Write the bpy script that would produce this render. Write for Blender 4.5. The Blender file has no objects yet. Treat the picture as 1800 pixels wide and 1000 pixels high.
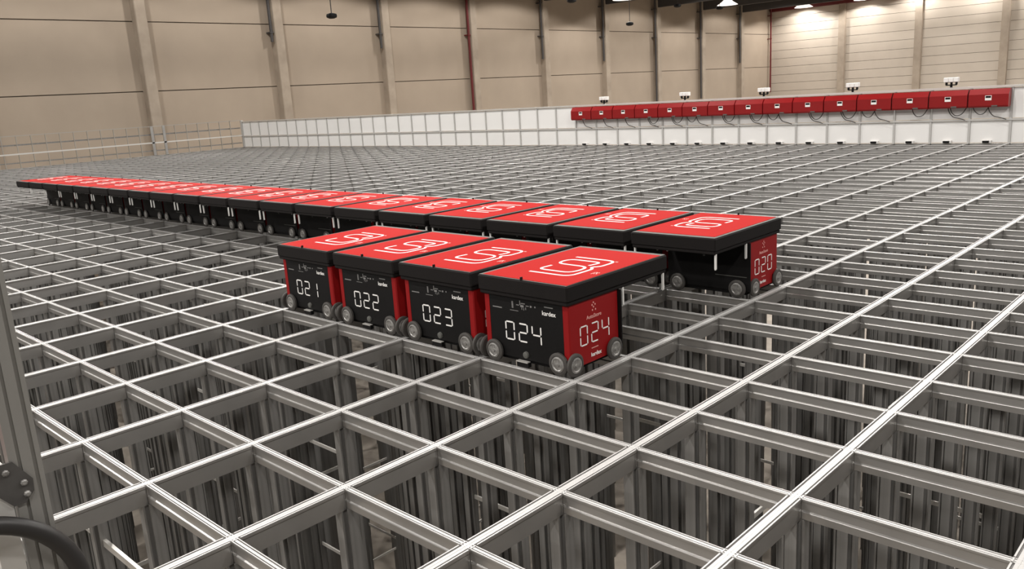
import bpy, math, random
from mathutils import Matrix, Vector
random.seed(7)
S = bpy.context.scene
COL = S.collection
PI = math.pi

# ------------------------------------------------------------------ camera
GX, GY = 0.705, 0.48            # cell pitch across and along the hall
yaw, pitch, roll, fpx = 2.3403, -.2269, -.0622, 1436.25
fw = Vector((math.cos(pitch)*math.cos(yaw), math.cos(pitch)*math.sin(yaw), math.sin(pitch)))
rt = Vector((math.sin(yaw), -math.cos(yaw), 0)); up = rt.cross(fw)
r2 = rt*math.cos(roll)+up*math.sin(roll); u2 = -rt*math.sin(roll)+up*math.cos(roll)
cam = bpy.data.cameras.new('camera'); co = bpy.data.objects.new('camera', cam); COL.objects.link(co)
M = Matrix(((r2.x, u2.x, -fw.x), (r2.y, u2.y, -fw.y), (r2.z, u2.z, -fw.z))).to_4x4()
M.translation = Vector((2.5736, -3.0788, 1.4568)); co.matrix_world = M
cam.sensor_width = 36; cam.lens = 36*fpx/1800; cam.clip_start = .05; cam.clip_end = 300
S.camera = co

# ------------------------------------------------------------------ world, exposure
w = bpy.data.worlds.new('world'); S.world = w; w.use_nodes = True
bg = w.node_tree.nodes['Background']; bg.inputs[0].default_value = (1.0, .95, .88, 1); bg.inputs[1].default_value = .26
S.view_settings.view_transform = 'Standard'; S.view_settings.look = 'None'
S.view_settings.gamma = 1; S.view_settings.use_curve_mapping = False
S.view_settings.exposure = 0.0

BAY = 6.45
BAYS = [12.2+BAY*k for k in range(-3, 9)]             # the wall columns
MIDS = [b+BAY/2 for b in BAYS]
LAMP_W = 960
def spot(name, loc, power, half, size=.35, blend=.12, col=(1, .965, .925)):
    l = bpy.data.lights.new(name, 'SPOT'); l.energy = power; l.spot_size = 2*math.radians(half); l.spot_blend = blend
    l.shadow_soft_size = size; l.color = col
    o = bpy.data.objects.new(name, l); COL.objects.link(o); o.location = loc
    return o
LAMPS = [(x, y) for x in (-20.5, -12, -3.5, 5) for y in [MIDS[0]-2*BAY, MIDS[0]-BAY]+MIDS[0:11]]
for x, y in LAMPS: spot('ceiling_lamp_light', (x, y, 7.3), LAMP_W, 76)

# ------------------------------------------------------------------ materials
def mat(name, col, rough=.5, metal=0., emit=None, estr=0, spec=.5, noise=None, nscale=3., bump=0., bscale=40., stretch=None):
    m = bpy.data.materials.new(name); m.use_nodes = True; nt = m.node_tree; b = nt.nodes['Principled BSDF']
    b.inputs['Base Color'].default_value = (*col, 1); b.inputs['Roughness'].default_value = rough
    b.inputs['Metallic'].default_value = metal; b.inputs['Specular IOR Level'].default_value = spec
    if emit: b.inputs['Emission Color'].default_value = (*emit, 1); b.inputs['Emission Strength'].default_value = estr
    tc = nt.nodes.new('ShaderNodeTexCoord'); mp = nt.nodes.new('ShaderNodeMapping')
    nt.links.new(tc.outputs['Object'], mp.inputs[0])
    if stretch: mp.inputs['Scale'].default_value = stretch
    if noise is not None:
        n = nt.nodes.new('ShaderNodeTexNoise'); n.inputs['Scale'].default_value = nscale; n.inputs['Detail'].default_value = 5
        nt.links.new(mp.outputs[0], n.inputs['Vector'])
        r = nt.nodes.new('ShaderNodeValToRGB'); r.color_ramp.elements[0].position = .3; r.color_ramp.elements[1].position = .7
        r.color_ramp.elements[0].color = (*noise, 1); r.color_ramp.elements[1].color = (*col, 1)
        nt.links.new(n.outputs[0], r.inputs[0]); nt.links.new(r.outputs[0], b.inputs['Base Color'])
    if bump:
        n2 = nt.nodes.new('ShaderNodeTexNoise'); n2.inputs['Scale'].default_value = bscale
        nt.links.new(mp.outputs[0], n2.inputs['Vector'])
        bp = nt.nodes.new('ShaderNodeBump'); bp.inputs['Strength'].default_value = bump; bp.inputs['Distance'].default_value = .01
        nt.links.new(n2.outputs[0], bp.inputs['Height']); nt.links.new(bp.outputs[0], b.inputs['Normal'])
    return m
ALU = mat('brushed_aluminium', (.50, .49, .475), .36, .82, noise=(.45, .44, .425), nscale=6, stretch=(1, 1, 1))
ALUT = mat('polished_track', (.58, .57, .555), .45, .2)
GROOVE = mat('shaded_groove', (.27, .26, .25), .6)  # darker grey carries the gap shading inside the grooves, with some grime
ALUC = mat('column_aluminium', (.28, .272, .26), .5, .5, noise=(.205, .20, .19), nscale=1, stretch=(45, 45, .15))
FENC = mat('fence_metal', (.36, .33, .29), .5, .3)
ALUB = mat('bright_zinc', (.72, .70, .66), .35, .5)
POSTM = mat('fence_post_aluminium', (.33, .32, .30), .45, .45, noise=(.29, .28, .26), nscale=14, stretch=(1, 1, .1))
SLOT = mat('dark_slot', (.06, .055, .05), .6)
BLACK = mat('black_plastic', (.0045, .0040, .0040), .6, spec=.22, bump=.1, bscale=300)
BLACKL = mat('black_foam_lid', (.009, .0072, .0068), .8, spec=.2, bump=.2, bscale=250)
GREYT = mat('grey_edge', (.10, .10, .09), .6)
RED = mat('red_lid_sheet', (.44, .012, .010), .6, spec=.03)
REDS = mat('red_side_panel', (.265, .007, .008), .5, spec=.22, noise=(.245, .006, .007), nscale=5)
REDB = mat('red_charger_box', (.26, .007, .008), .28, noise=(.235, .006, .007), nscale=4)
WHITE = mat('white_print', (.88, .86, .83), .5)
PINK = mat('pale_print', (.80, .42, .38), .5)
GREYP = mat('grey_print', (.20, .195, .19), .5)
TIRE = mat('grey_rubber_tyre', (.055, .05, .045), .7)
HUB = mat('cast_hub', (.50, .49, .47), .35, .6, noise=(.22, .21, .20), nscale=60)
PIN = mat('pale_guide_pin', (.72, .71, .68), .4)
PANEL = mat('white_panel', (.84, .83, .81), .45, noise=(.80, .79, .77), nscale=1.2)
WALLT = mat('tan_concrete', (.378, .308, .238), .85, noise=(.345, .281, .218), nscale=.6, bump=.1, bscale=8)
WALLC = mat('column_concrete', (.40, .333, .262), .85, noise=(.31, .255, .20), nscale=1.5)
WALLR = mat('pale_slatted_wall', (.54, .475, .40), .36, noise=(.50, .44, .37), nscale=.8)
GAP = mat('dark_joint_gap', (.10, .08, .06), .9)  # dark backing that shows as lines between the wall panels
ROOF = mat('brown_roof_sheet', (.16, .13, .10), .9, noise=(.13, .105, .08), nscale=1)
BEAM = mat('dark_steel_beam', (.055, .05, .048), .7)
REDST = mat('red_steel', (.11, .006, .007), .6)
FLOORM = mat('concrete_floor', (.42, .37, .31), .8, noise=(.30, .26, .22), nscale=2.5)
GLOW = mat('lamp_shade_glow', (.9, .85, .78), .5, emit=(1, .90, .80), estr=1.6)
RUBBER = mat('black_rubber', (.022, .020, .019), .45)
STEEL = mat('bracket_steel', (.12, .115, .11), .45, .5, noise=(.09, .085, .08), nscale=20)

# ------------------------------------------------------------------ mesh helpers
class MB:
    def __init__(s): s.v = []; s.f = []; s.m = []
    def add(s, vs, fs, mi=0):
        b = len(s.v); s.v += [tuple(v) for v in vs]; s.f += [tuple(b+i for i in f) for f in fs]; s.m += [mi]*len(fs); return s
    def box(s, x0, x1, y0, y1, z0, z1, mi=0):
        vs = [(x, y, z) for z in (z0, z1) for y in (y0, y1) for x in (x0, x1)]
        return s.add(vs, [(0, 2, 3, 1), (4, 5, 7, 6), (0, 1, 5, 4), (2, 6, 7, 3), (0, 4, 6, 2), (1, 3, 7, 5)], mi)
    def cham(s, x0, x1, y0, y1, z0, z1, c, mi=0):
        """box with chamfered vertical and horizontal edges"""
        def ring(d, z): return [(x0+d+c, y0+d, z), (x1-d-c, y0+d, z), (x1-d, y0+d+c, z), (x1-d, y1-d-c, z), (x1-d-c, y1-d, z), (x0+d+c, y1-d, z), (x0+d, y1-d-c, z), (x0+d, y0+d+c, z)]
        vs = ring(c, z0)+ring(0, z0+c)+ring(0, z1-c)+ring(c, z1)
        fs = [tuple(reversed(range(8))), tuple(range(24, 32))]
        for k in range(3):
            for i in range(8): j = (i+1) % 8; fs.append((8*k+i, 8*k+j, 8*k+8+j, 8*k+8+i))
        return s.add(vs, fs, mi)
    def prism(s, pts, a, b, axis, mi=0, caps=True):
        """extrude 2d pts; axis 'x': pts=(y,z), 'y': pts=(x,z), 'z': pts=(x,y)"""
        def P(p, t): return (t, p[0], p[1]) if axis == 'x' else (p[0], t, p[1]) if axis == 'y' else (p[0], p[1], t)
        n = len(pts); vs = [P(p, a) for p in pts]+[P(p, b) for p in pts]
        fs = [(i, (i+1) % n, n+(i+1) % n, n+i) for i in range(n)]
        if caps: fs += [tuple(reversed(range(n))), tuple(range(n, 2*n))]
        return s.add(vs, fs, mi)
    def lathe(s, prof, c, axis, n=24, mi=0):
        """prof=(r,t) along axis through point c"""
        vs = []
        for r, t in prof:
            for i in range(n):
                a = 2*PI*i/n; u, v = r*math.cos(a), r*math.sin(a)
                vs.append({'x': (c[0]+t, c[1]+u, c[2]+v), 'y': (c[0]+u, c[1]+t, c[2]+v), 'z': (c[0]+u, c[1]+v, c[2]+t)}[axis])
        fs = []
        for k in range(len(prof)-1):
            for i in range(n): j = (i+1) % n; fs.append((k*n+i, k*n+j, (k+1)*n+j, (k+1)*n+i))
        fs += [tuple(reversed(range(n))), tuple(range((len(prof)-1)*n, len(prof)*n))]
        return s.add(vs, fs, mi)
    def tube(s, pts, r, n=8, mi=0, closed=False):
        pts = [Vector(p) for p in pts]; N = len(pts); vs = []
        for k, p in enumerate(pts):
            a = pts[(k-1) % N] if (closed or k > 0) else p; b = pts[(k+1) % N] if (closed or k < N-1) else p
            t = (b-a).normalized(); h = Vector((0, 0, 1)) if abs(t.z) < .9 else Vector((1, 0, 0))
            e = t.cross(h).normalized(); g = t.cross(e).normalized()
            if k and e.dot(pe) < 0: e, g = -e, -g
            pe = e
            vs += [p+e*r*math.cos(2*PI*i/n)+g*r*math.sin(2*PI*i/n) for i in range(n)]
        fs = []
        for k in range(N if closed else N-1):
            q = (k+1) % N
            for i in range(n): j = (i+1) % n; fs.append((k*n+i, k*n+j, q*n+j, q*n+i))
        if not closed: fs += [tuple(reversed(range(n))), tuple(range((N-1)*n, N*n))]
        return s.add(vs, fs, mi)
    def ribbon(s, pts, wd, z0, z1, mi=0):
        """thick flat stroke in xy between heights z0..z1"""
        P = [Vector((p[0], p[1])) for p in pts]; N = len(P); L = []; R_ = []
        for k, p in enumerate(P):
            t = ((P[min(k+1, N-1)]-p).normalized()+(p-P[max(k-1, 0)]).normalized()); t = t.normalized()
            n_ = Vector((-t.y, t.x)); L.append(p+n_*wd/2); R_.append(p-n_*wd/2)
        vs = [(q.x, q.y, z) for z in (z0, z1) for q in L+R_]; fs = []
        for k in range(N-1):
            fs += [(2*N+k, 3*N+k, 3*N+k+1, 2*N+k+1), (k, k+1, N+k+1, N+k), (k, 2*N+k, 2*N+k+1, k+1), (N+k, N+k+1, 3*N+k+1, 3*N+k)]
        return s.add(vs, fs, mi)
    def mesh(s, name, mats, smooth=False):
        me = bpy.data.meshes.new(name); me.from_pydata(s.v, [], s.f)
        for m in (mats if isinstance(mats, (list, tuple)) else [mats]): me.materials.append(m)
        me.polygons.foreach_set('material_index', s.m)
        if smooth:
            me.polygons.foreach_set('use_smooth', [True]*len(s.f))
            me.set_sharp_from_angle(angle=math.radians(35))
        me.update(); return me
    def build(s, name, mats, parent=None, loc=(0, 0, 0), smooth=False):
        return link(name, s.mesh(name, mats, smooth), parent, loc)
def link(name, me, parent=None, loc=(0, 0, 0)):
    o = bpy.data.objects.new(name, me); COL.objects.link(o); o.location = loc
    if parent: o.parent = parent
    return o
def tag(o, label=None, cat=None, group=None, kind=None):
    if label: o['label'] = label
    if cat: o['category'] = cat
    if group: o['group'] = group
    if kind: o['kind'] = kind
    return o
def empty(name, loc=(0, 0, 0), rz=0):
    o = bpy.data.objects.new(name, None); COL.objects.link(o); o.location = loc; o.rotation_euler = (0, 0, rz); o.empty_display_size = .1
    return o
def children(o): return [c for c in COL.objects if c.parent == o]
def copy_tree(o, parent=None):
    c = o.copy(); COL.objects.link(c)
    if parent: c.parent = parent
    for ch in list(o.children): copy_tree(ch, c)
    return c
_txt = {}
def text_mesh(body, size, off=0.0, shear=0, align='CENTER'):
    cu = bpy.data.curves.new('lettering', 'FONT'); cu.body = body; cu.size = size; cu.align_x = align; cu.offset = off; cu.extrude = .0006; cu.shear = shear
    o = bpy.data.objects.new('lettering', cu); COL.objects.link(o)
    dg = bpy.context.evaluated_depsgraph_get(); dg.update()
    me = bpy.data.meshes.new_from_object(o.evaluated_get(dg)); bpy.data.objects.remove(o)
    return me
FRONT = Matrix(((1, 0, 0), (0, 0, -1), (0, 1, 0))).to_4x4()        # text faces -y
RIGHT = Matrix(((0, 0, 1), (1, 0, 0), (0, 1, 0))).to_4x4()         # text faces +x
LEFT = Matrix(((0, 0, -1), (-1, 0, 0), (0, 1, 0))).to_4x4()
def text_at(name, body, size, m3, pos, mt, parent, off=0.0, **k):
    me = text_mesh(body, size, off, **k); me.transform(Matrix.Translation(pos) @ m3); me.materials.clear(); me.materials.append(mt)
    return link(name, me, parent)
SEG = {'0': 'abcdef', '1': 'bc', '2': 'abged', '3': 'abgcd', '4': 'fgbc'}
def digits(s, wd=.070, ht=.108, pitch_=.098, st=.0085):
    """seven segment digits as a flat mesh in xy, centred, thickness in z"""
    m = MB(); n = len(s); x0 = -(pitch_*(n-1)+wd)/2; g = .004
    for k, ch in enumerate(s):
        a = x0+k*pitch_; b = a+wd; c = 0; h = ht
        def hs(y): m.prism([(a+g+.004, y), (a+g+.004+st/2, y-st/2), (b-g-.004-st/2, y-st/2), (b-g-.004, y), (b-g-.004-st/2, y+st/2), (a+g+.004+st/2, y+st/2)], 0, .0012, 'z')
        def vs(x, y0, y1): m.prism([(x-st/2, y0+g+st/2), (x, y0+g), (x+st/2, y0+g+st/2), (x+st/2, y1-g-st/2), (x, y1-g), (x-st/2, y1-g-st/2)], 0, .0012, 'z')
        for sg in SEG[ch]:
            if sg == 'a': hs(h-st/2)
            if sg == 'g': hs(h/2)
            if sg == 'd': hs(st/2)
            if sg == 'f': vs(a+st/2, h/2, h)
            if sg == 'b': vs(b-st/2, h/2, h)
            if sg == 'e': vs(a+st/2, 0, h/2)
            if sg == 'c': vs(b-st/2, 0, h/2)
    return m
def digits_at(s, m3, pos, mt, parent):
    me = digits(s).mesh('number', mt); me.transform(Matrix.Translation(pos) @ m3); return link('number', me, parent)

# ------------------------------------------------------------------ hall
FZ = -5.4
tag(MB().box(-34.2, 25, -25, 71.2, FZ-.2, FZ).build('floor', FLOORM), kind='structure')
WX, WB, WY = -33.0, -33.4, 70.0
m = MB(); m.box(WB-.4, WB-.06, -25, WY+.5, FZ, 9.2, 1)
zj = [FZ, -3.13, -.29, 2.57, 5.43, 8.3, 9.2]
ys = [-25]+[b+.3 for b in BAYS if b > -20]+[WY]
for a, b in zip(ys[:-1], ys[1:]):
    for z0, z1 in zip(zj[:-1], zj[1:]): m.box(WB-.1, WB, a+.012, b-.012, z0+.02, z1-.02)
tag(m.build('wall_left', [WALLT, GAP]), kind='structure')
m = MB(); m.box(-34, 25, WY+.06, WY+.5, FZ, 9.2, 1)
z = FZ
while z < 9.1: m.box(-33.6, 25, WY, WY+.1, z+.012, min(z+.72, 9.2)-.012); z += .72
tag(m.build('wall_back', [WALLR, GAP]), kind='structure')
m = MB()
k = 0
x = -34.0
while x < 25: m.prism([(x, 8.5), (x+.06, 8.42), (x+.24, 8.42), (x+.30, 8.5), (x+.30, 8.6), (x, 8.6)], -25, WY+.5, 'y'); x += .30
tag(m.build('ceiling', ROOF), kind='structure')
# columns and roof beams
for k, b in enumerate(BAYS):
    if b > WY-1: continue
    m = MB(); w2 = .24
    m.prism([(WB-.02, b-w2+.27), (WX-.03, b-w2+.27), (WX, b-w2+.30), (WX, b+w2+.24), (WX-.03, b+w2+.27), (WB-.02, b+w2+.27)], FZ, 8.4, 'z')
    tag(m.build('trim_%d' % (k+1), WALLC), kind='structure')
for k in range(7):
    xx = -27.1+6.2*k+.3
    tag(MB().box(xx-.27, xx+.27, WY-.35, WY+.02, FZ, 8.4).build('trim_%d' % (20+k), WALLC), kind='structure')
for k, b in enumerate(BAYS):
    if k < 7 or k > 11: continue
    m = MB(); yb = b+.27
    m.prism([(WX-.3, 7.16), (25, 7.16), (25, 8.42), (WX-.3, 8.42)], yb-.13, yb+.13, 'y')
    tag(m.build('roof_beam', BEAM), 'dark roof beam meeting the top of the %s tan wall column from the hall corner' % {7: 'fifth', 8: 'fourth', 9: 'third', 10: 'second', 11: 'first'}[k], 'beam', 'roof beams')
m = MB(); m.box(-33.3, 25, WY-.45, WY-.05, 7.36, 8.42)
tag(m.build('wall_beam', REDST), 'red steel beam along the top of the slatted back wall', 'beam')
# pipes beside the wall columns
pipes = [(4, BEAM, 4.6), (5, BEAM, 4.3), (6, REDST, 0), (7, BEAM, 3.6), (8, BEAM, 3.4), (9, BEAM, 0), (10, BEAM, 0), (11, BEAM, 3), (12, REDST, 0)]
ordn = ['', '', '', 'second', 'third', 'fourth', 'fifth', 'sixth', 'seventh', 'eighth', 'ninth', 'tenth']
for k, mt, zb in pipes:
    y = BAYS[k] if k < 12 else 0
    y = 12.2+BAY*(k-3)-.12
    if k == 12: y = WY-.6
    if k < 3: continue
    m = MB(); m.lathe([(.07, zb if zb else .3), (.07, 8.3)], (WX-.10, y, 0), 'z', 10)
    for zz in (5.0, 7.0):
        if zz > zb: m.box(WX-.42, WX-.02, y-.09, y+.09, zz, zz+.06)
    tag(m.build('wall_pipe', mt), ('dark red' if mt is REDST else 'dark grey')+' vertical pipe beside the '+('wall corner' if k == 12 else '%s wall column from the left' % ['first', 'second', 'third', 'fourth', 'fifth', 'sixth', 'seventh', 'eighth', 'ninth', ''][k-3]), 'pipe')

# high bay lamps the photo shows
def in_frame(v):
    q = Vector(v)-M.translation; zc = q.dot(fw)
    return zc > 0 and 500-fpx*q.dot(u2)/zc > -3 and -10 < 900+fpx*q.dot(r2)/zc < 1810
def high_bay(loc, label, power, half, d=.75):
    if not in_frame((loc[0], loc[1], loc[2]-.02)):      # this one hangs above the photo's upper edge: its light only
        spot('ceiling_lamp_light', (loc[0], loc[1], loc[2]+.12), power, half, size=.3); return
    t = empty('high_bay_lamp', loc); tag(t, label, 'lamp', 'high bay lamps')
    MB().lathe([(.14, .62), (.16, .45), (d*.55, .22), (d, 0), (d-.03, 0), (d*.52, .20), (.12, .42)], (0, 0, 0), 'z', 28).build('lamp_shade', GLOW, t, smooth=True)
    MB().lathe([(.15, .60), (.15, .92), (.10, .96)], (0, 0, 0), 'z', 16).build('gear_housing', BEAM, t)
    MB().lathe([(.02, .95), (.02, 8.42-loc[2])], (0, 0, 0), 'z', 6).build('hanger', BEAM, t)
    l = spot('lamp_light', (0, 0, .12), power, half, size=.3); l.parent = t
LBL = {4: 'conical lamp just peeking in at the top edge, nearest to the camera', 6: 'bright conical lamp below the roof beams left of the hall corner', 8: 'conical lamp hung close to the hall corner, left of the red beam'}
for k in range(-2, 9):
    y = 12.2+BAY*k+BAY/2
    if -4 < y < 69: high_bay((-29.0, y, {4: 6.88, 6: 6.98, 8: 7.22}.get(k, 7.85)), LBL.get(k, ''), 820, 77)
WL = ['conical lamp beside the slatted back wall, nearest to the hall corner', 'conical lamp at the top edge beside the slatted back wall, second from the corner', '', '', '']
for k, x in enumerate((-30.1, -24.8, -20.6, -16.0, -11.4)):
    high_bay((x, 68.5, 7.55 if k == 0 else 7.36 if k == 1 else 7.6), WL[k], 600, 74, .55)
# pendant sensors on cables
for (x, y, z), lb in (((-26.13, 17.13, 5.0), 'small black pendant on a long cable, leftmost, before the third wall bay'),
                      ((-25.65, 36.96, 5.0), 'small black pendant on a long cable before the seventh wall bay'),
                      ((-22.15, 27.5, 5.5), 'small black pendant at the top edge before the sixth wall bay'),
                      ((-24.76, 40.56, 6.0), 'small black pendant close below the roof, before the eighth wall bay'),
                      ((-24.62, 45.2, 6.0), 'small black pendant beside the bright conical lamp')):
    t = empty('ceiling_pendant', (x, y, z)); tag(t, lb, 'pendant', 'black ceiling pendants')
    MB().lathe([(.10, -.10), (.20, -.06), (.22, 0), (.20, .07), (.06, .11)], (0, 0, 0), 'z', 16).build('housing', BLACK, t, smooth=True)
    MB().lathe([(.02, .1), (.02, 8.42-z)], (0, 0, 0), 'z', 6).build('cable', BEAM, t)

# ------------------------------------------------------------------ the storage grid: one bolted frame
I0, I1, J0, J1 = -43, 5, -5, 31
grid = empty('storage_grid', (0, 0, FZ)); tag(grid, 'wide aluminium storage grid of crossed rails that the robots stand on', 'grid')
def gz(v): return v-FZ
prA = [(.026, 0), (.027, -.002), (.027, -.012), (.022, -.017), (.0225, -.062), (.0225, -.086), (.015, -.088)]
topA = [(-.026, 0), (-.0205, 0), (-.0195, -.007), (-.0145, -.007), (-.0135, -.001), (-.002, -.001), (0, -.0022), (.002, -.001), (.0135, -.001), (.0145, -.007), (.0195, -.007), (.0205, 0), (.026, 0)]
polyA = topA+prA[1:]+[(-a, b) for a, b in reversed(prA[1:])]
prB = [(.0135, -.0008), (.0145, -.003), (.0145, -.010), (.010, -.014), (.0105, -.045), (.0165, -.0475), (.0178, -.0505), (.0165, -.078), (.010, -.080)]
topB = [(-.0135, -.0008), (-.0095, -.0008), (-.0088, -.006), (-.0055, -.006), (-.0048, -.0015), (.0048, -.0015), (.0055, -.006), (.0088, -.006), (.0095, -.0008), (.0135, -.0008)]
polyB = topB+prB[1:]+[(-a, b) for a, b in reversed(prB[1:])]
def split_top(mb_poly, a, b, axis, ntop):
    m = MB(); m.prism([(p[0], p[1]) for p in mb_poly], a, b, axis)
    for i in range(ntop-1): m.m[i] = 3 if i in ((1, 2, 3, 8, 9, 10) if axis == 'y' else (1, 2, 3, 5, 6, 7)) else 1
    if axis == 'y':
        for j in range(J0, J1+1):
            for sx in (-1, 1):
                for sy in (-1, 1): m.box(sx*.0235-.0025, sx*.0235+.0025, j*GY+sy*.017-.003, j*GY+sy*.017+.003, -.004, .0004, 2)
                m.box(sx*.0275-.0008, sx*.0275+.0008, j*GY-.0195, j*GY-.0178, -.078, -.006, 2); m.box(sx*.0275-.0008, sx*.0275+.0008, j*GY+.0178, j*GY+.0195, -.078, -.006, 2)
    return m
ya, yb = J0*GY-.10, J1*GY+.03
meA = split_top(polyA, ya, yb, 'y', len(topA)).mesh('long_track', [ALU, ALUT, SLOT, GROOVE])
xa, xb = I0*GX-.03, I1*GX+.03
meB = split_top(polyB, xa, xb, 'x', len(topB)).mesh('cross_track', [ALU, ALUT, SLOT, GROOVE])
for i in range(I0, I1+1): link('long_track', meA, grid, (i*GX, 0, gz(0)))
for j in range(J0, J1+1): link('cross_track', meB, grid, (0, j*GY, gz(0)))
# column extrusion: plus section with lipped arm ends
q = [(.012, .012), (.034, .012), (.034, .022), (.042, .022)]
c = q+[]
arm = [(.042, -.022), (.042, .022), (.034, .022), (.034, .012), (.012, .012), (.012, .034), (.022, .034), (.022, .042)]
poly = []
for t in range(4):
    ca, sa = round(math.cos(t*PI/2)), round(math.sin(t*PI/2))
    poly += [(ca*a-sa*b, sa*a+ca*b) for a, b in arm[1:]]
def colm(m, x, y, z0, z1):
    return m.prism([(x+a, y+b) for a, b in poly], z0, z1, 'z')
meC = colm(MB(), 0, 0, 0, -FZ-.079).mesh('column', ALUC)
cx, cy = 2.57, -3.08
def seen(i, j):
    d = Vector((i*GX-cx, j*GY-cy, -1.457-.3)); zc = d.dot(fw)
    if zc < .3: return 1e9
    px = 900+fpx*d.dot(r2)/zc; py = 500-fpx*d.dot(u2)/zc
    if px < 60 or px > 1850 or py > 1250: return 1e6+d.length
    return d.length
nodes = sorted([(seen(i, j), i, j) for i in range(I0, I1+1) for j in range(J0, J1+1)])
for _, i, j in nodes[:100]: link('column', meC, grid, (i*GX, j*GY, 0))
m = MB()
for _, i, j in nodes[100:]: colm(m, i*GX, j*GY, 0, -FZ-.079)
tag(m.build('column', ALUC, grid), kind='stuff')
m = MB()
m.box(-2*GX+.02, -.0, -1.932, -1.915, gz(-.53), gz(-.495))
for i in range(-14, 5, 3):
    for j in range(-3, 16, 4):
        for n, zz in enumerate((-.8, -1.3, -1.8, -2.4, -3.0, -3.7, -4.4)):
            dz = .03*((i*7+j*3+n) % 5)
            if n % 2: m.box(i*GX+.03, (i+1)*GX-.03, j*GY-.006, j*GY+.006, gz(zz-dz), gz(zz-dz)+.03)
            else: m.box(i*GX-.006, i*GX+.006, j*GY+.03, (j+1)*GY-.03, gz(zz-dz), gz(zz-dz)+.03)
tag(m.build('tie_bar', ALUB, grid), kind='stuff')

# ------------------------------------------------------------------ white barrier behind the grid
BY = J1*GY
bar = empty('guard_barrier', (0, BY, 0)); tag(bar, 'white panelled barrier with grey frame along the far edge of the grid', 'barrier')
IE = 2
pm = [MB().box(.016, GX-.016, .020, .028, .012, .425).mesh('panel', PANEL), MB().box(.016, GX-.016, .020, .028, .475, 1.035).mesh('panel', PANEL)]
ALUG = mat('grey_rail', (.50, .49, .47), .5, .15)
pst = MB().box(-.020, .020, -.01, .045, .001, 1.045).mesh('post', ALUG)
for i in range(I0, IE+1):
    link('post', pst, bar, (i*GX, 0, 0))
    if i < IE:
        for q in pm: link('panel', q, bar, (i*GX, 0, 0))
MB().box(I0*GX-.03, IE*GX, -.022, .03, .43, .462).build('middle_rail', ALUG, bar)
MB().box(I0*GX-.03, IE*GX, -.03, .05, 1.045, 1.085).build('top_rail', ALUB, bar)
MB().box(I0*GX-.03, I0*GX+.06, -.05, .05, .001, 1.12).build('corner_post', ALUG, bar)
# open fence on the left edge
FX = I0*GX
fen = empty('guard_fence', (FX, BY, 0)); tag(fen, 'open post and rail fence along the left edge of the grid', 'fence')
pst = MB().box(-.02, .02, -.013, .013, .001, 1.13).mesh('post', FENC)
for j in range(0, 31): link('post', pst, fen, (0, (j-31)*GY-.06, 0))
L = -31*GY
MB().box(-.02, .02, L-.05, -.06, 1.11, 1.14).build('top_rail', FENC, fen)
MB().box(.02, .05, L-.05, -.06, .465, .515).build('middle_rail', ALUB, fen)
MB().box(-.10, -.06, L-.05, -.06, .78, .83).build('back_rail', ALUC, fen)
MB().box(-.10, -.06, L-.05, -.06, .16, .20).build('back_rail', ALUC, fen)
MB().box(.0, .05, -8*GY-.10, -8*GY, .001, 1.14).build('gate_post', ALU, fen)
MB().box(.0, .05, -7*GY-.10, -7*GY, .001, 1.14).build('gate_post', ALU, fen)

# ------------------------------------------------------------------ charging boxes on the barrier
NB = ['leftmost', 'second from left', 'third from left', 'fourth from left', 'fifth from left', 'sixth from left', 'seventh from left', 'middle one of fifteen',
      'seventh from right', 'sixth from right', 'fifth from right', 'fourth from right', 'third from right', 'second from right', 'rightmost']
def charger():
    t = empty('charging_box')
    w_ = GX/2-.012
    m = MB(); sec = [(0, .03), (-.02, 0), (-.17, 0), (-.19, .03), (-.19, .24), (-.11, .34), (0, .34)]
    m.prism(sec, -w_, w_, 'x'); m.build('housing', REDB, t)
    d = MB().box(-.055, .055, -.196, -.188, .13, .22).build('display', WHITE, t)
    MB().box(-.045, .045, -.199, -.196, .175, .212).build('screen', BLACK, d)
    MB().box(.06, .16, -.197, -.185, .012, .036).build('latch', GREYT, t)
    return t
cabs = [[(-.02, 0), (0, -.10), (.08, -.20), (.20, -.22), (.30, -.26)],
        [(.02, 0), (.04, -.10), (.12, -.18), (.24, -.15), (.31, -.02)],
        [(-.28, 0), (-.26, -.08), (-.18, -.16), (-.08, -.15), (0, 0)]]
def cmesh(pts, seed):
    P = []
    for a, b in zip(pts[:-1], pts[1:]):
        for t in (0, .33, .66): P.append((a[0]+(b[0]-a[0])*t, -.08, a[1]+(b[1]-a[1])*t+.02))
    P.append((pts[-1][0], -.08, pts[-1][1]+.02))
    for _ in range(2): P = [P[0]]+[tuple((P[k-1][q]+2*P[k][q]+P[k+1][q])/4 for q in range(3)) for k in range(1, len(P)-1)]+[P[-1]]
    return MB().tube(P, .009, 6).mesh('cable', TIRE)
cm = [cmesh(q, 0) for q in cabs]
base = None
con0 = None
for k in range(15):
    x = (-17+k+.5)*GX
    t = charger() if base is None else copy_tree(base)
    if base is None: base = t
    t.location = (x, BY-.02, .69); tag(t, 'red charging box with small display on the white barrier, %s' % NB[k], 'charger', 'red charging boxes')
for k in range(15):
    t = [o for o in COL.objects if o.name.startswith('charging_box')][k]
    for q in ((0,), (0, ), (0,), (0, 1), (0, 1), (0, 2), (0, 1), (0, 1), (0, 2), (0, 1), (0, 1), (0, 2), (1,), (0, 1), (0, 2))[k]: link('cable', cm[q], t)
    c = empty('charging_contact', ((-17+k+.5)*GX-.03, BY-.03, 0.0)); tag(c, 'small black charging contact at the barrier foot below the red box, %s' % NB[k], 'contact', 'charging contacts at the barrier foot')
    MB().box(-.085, .085, -.02, .045, .002, .055).build('plate', WHITE, c)
    MB().box(-.055, .055, -.06, -.018, .012, .05).build('contact_block', BLACK, c)
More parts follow.
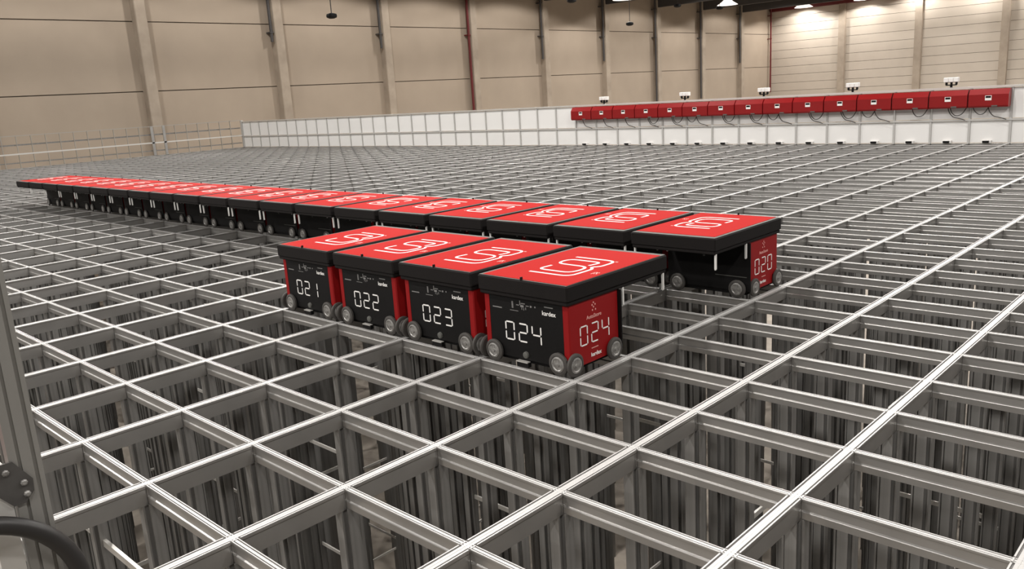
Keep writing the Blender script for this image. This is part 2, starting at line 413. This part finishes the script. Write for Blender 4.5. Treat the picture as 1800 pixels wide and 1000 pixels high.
# spot light clusters above the barrier
for (x, lb) in ((-10.98, 'leftmost'), (-8.50, 'second from left'), (-6.42, 'middle one'), (-4.40, 'fourth from left'), (-2.48, 'rightmost')):
    t = empty('antenna_cluster', (x, BY, 1.088)); tag(t, 'white three-box unit on a black bracket above the barrier, %s' % lb, 'antenna', 'white units above the barrier')
    for dx in (-.09, 0, .09):
        MB().cham(dx-.042, dx+.042, -.05, .05, .10, .19, .008).build('unit', WHITE, t)
        MB().box(dx-.012, dx+.018, -.03, .02, .05, .102).build('connector', BLACK, t)
    MB().box(-.10, .10, -.012, .012, .035, .055).box(-.02, .02, -.012, .012, -.002, .04).build('bracket', BLACK, t)

# ------------------------------------------------------------------ robots
def wheel_mesh(axis):
    return (MB().lathe([(.030, -.011), (.056, -.011), (.063, -.006), (.063, .006), (.056, .011), (.046, .0112), (.046, .006), (.044, .006)], (0, 0, 0), axis, 28).mesh('wheel', TIRE, True),
            MB().lathe([(.044, .005), (.043, .0105), (.034, .013), (.030, .010), (.012, .010), (.011, .015), (.006, .016)], (0, 0, 0), axis, 28).mesh('hub', HUB, True))
# hub is drawn on the +axis side; the mesh is turned for each side of the body
WT, WH = wheel_mesh('x')
def arcs(pts, r=.045, n=5):
    out = [pts[0]]
    for k in range(1, len(pts)-1):
        a, b, c = Vector(pts[k-1]), Vector(pts[k]), Vector(pts[k+1])
        u, v = (a-b), (c-b); rr = min(r, u.length*.48, v.length*.48); p, q = b+u.normalized()*rr, b+v.normalized()*rr
        for t in range(n+1):
            t /= n; out.append(tuple(p*(1-t)**2+b*2*t*(1-t)+q*t*t))
    out.append(pts[-1]); return out
LX = .3525
outer = [(-.450, .190), (-.165, .190), (-.165, .395), (-.205, .428), (-.165, .465), (-.165, .620), (-.460, .617)]
inner = [(-.440, .370), (-.452, .262), (-.212, .262), (-.212, .424), (-.455, .428), (-.455, .552), (-.222, .552), (-.240, .455)]
outer = [(x+LX, y) for x, y in outer]; inner = [(x+LX, y) for x, y in inner]
def make_robot():
    t = empty('warehouse_robot')
    bd = MB(); bd.cham(-.298, .298, .036, .452, .035, .398, .006)
    bd.box(-.285, .285, .05, .44, .018, .04); bd.box(-.326, .326, .4535, .462, .05, .386)
    bd.build('body', BLACK, t)
    # red side panels wrapping round the front corner
    for s in (-1, 1):
        m = MB(); pts = [(s*.300, .452), (s*.308, .446), (s*.308, .034), (s*.302, .027), (s*.268, .027), (s*.268, .037), (s*.298, .037)]
        if s > 0: pts = pts[::-1]
        m.prism(pts, .10, .39, 'z'); 
        pts2 = [(s*.300, .36), (s*.308, .355), (s*.308, .10), (s*.300, .095)]
        if s > 0: pts2 = pts2[::-1]
        m.prism(pts2, .040, .10, 'z')
        m.prism([(s*.276, .027), (s*.302, .027), (s*.302, .037), (s*.276, .037)][::-s], .03, .10, 'z')
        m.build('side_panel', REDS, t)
    fp = MB().box(-.266, .266, .028, .037, .042, .392).build('front_panel', BLACK, t)
    m = MB(); m.box(-.242, -.172, .0268, .0285, .313, .319); m.box(.141, .202, .0268, .0285, .358, .364)
    for k in range(5): m.box(-.095, -.083, .0268, .0285, .326+.008*k, .332+.008*k)
    for (a, b, c, d) in ((-.062, -.040, .345, .349), (-.036, -.030, .350, .374), (-.026, .004, .356, .362), (-.030, -.006, .338, .350), (-.022, -.018, .324, .336), (-.008, -.004, .322, .334), (.006, .010, .326, .340), (.010, .032, .347, .351), (.040, .052, .344, .354), (.072, .080, .346, .354), (-.110, -.048, .311, .314)):
        m.box(a, b, .0268, .0285, c, d)
    m.build('printed_marks', GREYP, fp)
    text_at('lettering', 'kardex', .034, FRONT, (.171, .0279, .315), WHITE, fp, off=.0005)
    MB().lathe([(.012, 0), (.020, 0), (.018, -.010), (.010, -.013)], (-.006, .028, .07), 'y', 16).build('button', GREYT, t, smooth=True)
    b = MB().box(-.062, .024, .006, .030, -.004+.010, .032).build('sensor_bracket', BLACK, t)
    MB().box(-.062, .020, .003, .028, .030, .036).build('bracket_plate', ALUB, b)
    # cantilever lid
    m = MB(); m.cham(-.325, .325, 0.0, .925, .408, .496, .008); m.cham(-.318, .318, .006, .919, .388, .412, .005)
    m.box(-.316, .316, .008, .917, .4955, .4965, 1)
    lid = m.build('lid', [BLACKL, GREYT], t)
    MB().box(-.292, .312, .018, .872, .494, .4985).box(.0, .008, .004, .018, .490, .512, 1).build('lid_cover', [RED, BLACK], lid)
    m = MB(); m.ribbon(arcs(outer, .07), .017, .4985, .4995); m.ribbon(arcs(inner, .07), .017, .4985, .4995); m.build('lid_emblem', WHITE, lid)
    m = MB()
    for a, b_ in ((.262, .300), (.270, .312), (.278, .300), (.266, .322), (.258, .330), (.276, .326)): m.box(a, a+.007, b_, b_+.010, .4985, .4993)
    m.box(.250, .256, .292, .334, .4985, .4993); m.box(.186, .204, .600, .612, .4985, .4993)
    m.build('lid_small_print', PINK, lid)
    for x in (-.31, .31):
        for y in (.494, .895):
            MB().prism([(x-.006, .292), (x-.003, .286), (x+.003, .286), (x+.006, .292), (x+.006, .39), (x-.006, .39)], y-.006, y+.006, 'y').build('guide_pin', PIN, t)
    MB().box(-.235, .235, .53, .86, .375, .39).build('gripper_frame', BLACK, t)
    def wheel(x, y, z, rz):
        w_ = link('wheel', WT, t, (x, y, z)); w_.rotation_euler = (0, 0, rz)
        h = link('hub', WH, w_)
    for s in (-1, 1):
        for y in (.037, .390): wheel(s*.322, y if y > .1 else .046, .066, 0 if s > 0 else PI)
        wheel(s*.236, .014, .0645, -PI/2); wheel(s*.236, .4775, .0645, PI/2)
    MB().box(-.30, -.06, .460, .4635, .145, .15).build('rear_seam', GREYT, t)
    MB().box(.02, .035, .460, .466, .27, .30).build('rear_fitting', GREYT, t)
    return t
def side_text(t, num, sides=(1, -1)):
    panels = [c for c in t.children if c.name.startswith('side_panel')]
    panels.sort(key=lambda o: sum(v.co.x for v in o.data.vertices))
    for s in sides:
        p = panels[1] if s > 0 else panels[0]; Mx = RIGHT if s > 0 else LEFT; xx = s*.3085
        me = digits(num, wd=.066, ht=.110, pitch_=.094, st=.0075).mesh('number', WHITE); me.transform(Matrix.Translation((xx, .238, .144)) @ Mx); link('number', me, p)
        text_at('lettering', 'AutoStore', .030, Mx, (xx+.0004*s, .235, .280), PINK, p)
        text_at('lettering', 'kardex', .032, Mx, (xx+.0004*s, .243, .068), WHITE, p, off=.0004)
        m = MB()
        for (y, z) in ((.234, .362), (.222, .350), (.248, .350), (.234, .338), (.224, .322), (.250, .322)):
            m.prism([(y-.005, z), (y, z-.006), (y+.005, z), (y, z+.006)], xx, xx+s*.001, 'x')
        for k in range(6): m.box(min(xx, xx+s*.001), max(xx, xx+s*.001), .205+k*.010, .212+k*.010, .112, .117)
        m.build('small_emblem', PINK, p)
proto = make_robot()
robots = []
spots = []
for k in range(4): spots.append((-(k+.5)*GX, 0.0, 0, '%03d' % (24-k)))
for k in range(20): spots.append((-(k+.5)*GX, 5*GY, PI, '%03d' % (20-k) if k == 0 else None))
ORD = ['', 'second', 'third', 'fourth', 'fifth', 'sixth', 'seventh', 'eighth', 'ninth', 'tenth', 'eleventh', 'twelfth', 'thirteenth', 'fourteenth', 'fifteenth', 'sixteenth', 'seventeenth', 'eighteenth', 'nineteenth', '']
for n, (x, y, rz, num) in enumerate(spots):
    t = proto if n == 0 else copy_tree(proto)
    robots.append((t, num)); t.location = (x, y, 0.001); t.rotation_euler = (0, 0, rz)
    if n < 4:
        lb = 'black and red robot numbered %s, %s' % (num, ['right end of the front row', 'second from right in the front row', 'third from right in the front row', 'left end of the front row'][n])
        g = 'front row of robots'
    else:
        k = n-4; g = 'rear row of robots'
        if k == 0: lb = 'red lidded storage robot showing 020 on its red side, right end of the rear row'
        elif k == 19: lb = 'red lidded storage robot at the far left end of the rear row'
        else: lb = 'red lidded storage robot in the rear row, %s from its right end' % ORD[k]
    tag(t, lb, 'robot', g)
for n, (t, num) in enumerate(robots):
    if num:
        side_text(t, num, (1, -1) if n < 4 else (-1,))
        if n < 4:
            fp = [c for c in t.children if c.name.startswith('front_panel')][0]
            me = digits(num).mesh('number', WHITE); me.transform(Matrix.Translation((-.020, .0279, .139)) @ FRONT); link('number', me, fp)

# ------------------------------------------------------------------ foreground at the left edge
t = empty('fence_post', (.6, -2.63, -.08)); tag(t, 'grey slotted aluminium post standing at the left edge of the photo', 'post')
y1, y0 = .034, -.030
def slotp(x1, x0, y0, y1):
    s_, d = .006, .007
    return [(x0, y0), (x0, y1), (x1, y1), (x1, y1-.010), (x1-d, y1-.010), (x1-d, y1-.018), (x1, y1-.018), (x1, y1-.040), (x1-d, y1-.040), (x1-d, y1-.047), (x1, y1-.047), (x1, y0)]
m = MB(); m.prism(slotp(0, -.03, y0, y1)[::-1], 0, 2.3, 'z'); m.build('profile', POSTM, t)
p = MB(); PY, PZ = -2.648, .70
pp = [(-2.687, .742), (-2.655, .742), (-2.622, .690), (-2.624, .662), (-2.645, .640), (-2.668, .640), (-2.705, .688), (-2.705, .735)]
p = MB().prism([(a+2.63, b+.08) for a, b in pp], .001, .006, 'x').build('corner_plate', STEEL, t)
for a, b in ((-2.672, .722), (-2.641, .688), (-2.639, .660)):
    MB().lathe([(.0075, 0), (.0075, .004), (.004, .006)], (.006, a+2.63, b+.08), 'x', 8).build('bolt', HUB, p)
t2 = MB().box(.56, .60, -2.715, -2.668, -.08, .735).box(.56, .598, -2.90, -2.715, .70, .735).build('door_frame', ALUB)
tag(t2, 'bright aluminium frame strip left of the slotted post, below its corner plate', 'frame')
t3 = empty('red_cabinet', (.1, -2.75, -.08)); tag(t3, 'red cabinet with pale base glimpsed behind the post at the left edge', 'cabinet')
MB().cham(-.12, .12, -.20, .065, .64, 1.10, .02).build('cover', REDB, t3)
MB().cham(-.12, .14, -.20, .075, 0, .64, .01).build('base', PANEL, t3)
pts = [(.64, -2.80+.229*math.cos(a), .40+.229*math.sin(a)) for a in [2*PI*k/64 for k in range(64)]]
ring = MB(); NU, NV = 72, 14
for a in range(NU):
    for b in range(NV):
        A, B = 2*PI*a/NU, 2*PI*b/NV; rr = .229+.020*math.cos(B)
        ring.v.append((.64+.020*math.sin(B), -2.80+rr*math.cos(A), .414+rr*math.sin(A)))
for a in range(NU):
    for b in range(NV):
        ring.f.append((a*NV+b, ((a+1) % NU)*NV+b, ((a+1) % NU)*NV+(b+1) % NV, a*NV+(b+1) % NV)); ring.m.append(0)
t4 = ring.build('rubber_hoop', RUBBER, smooth=True)
tag(t4, 'black rubber hoop curving across the bottom left corner in front of the post', 'hoop')
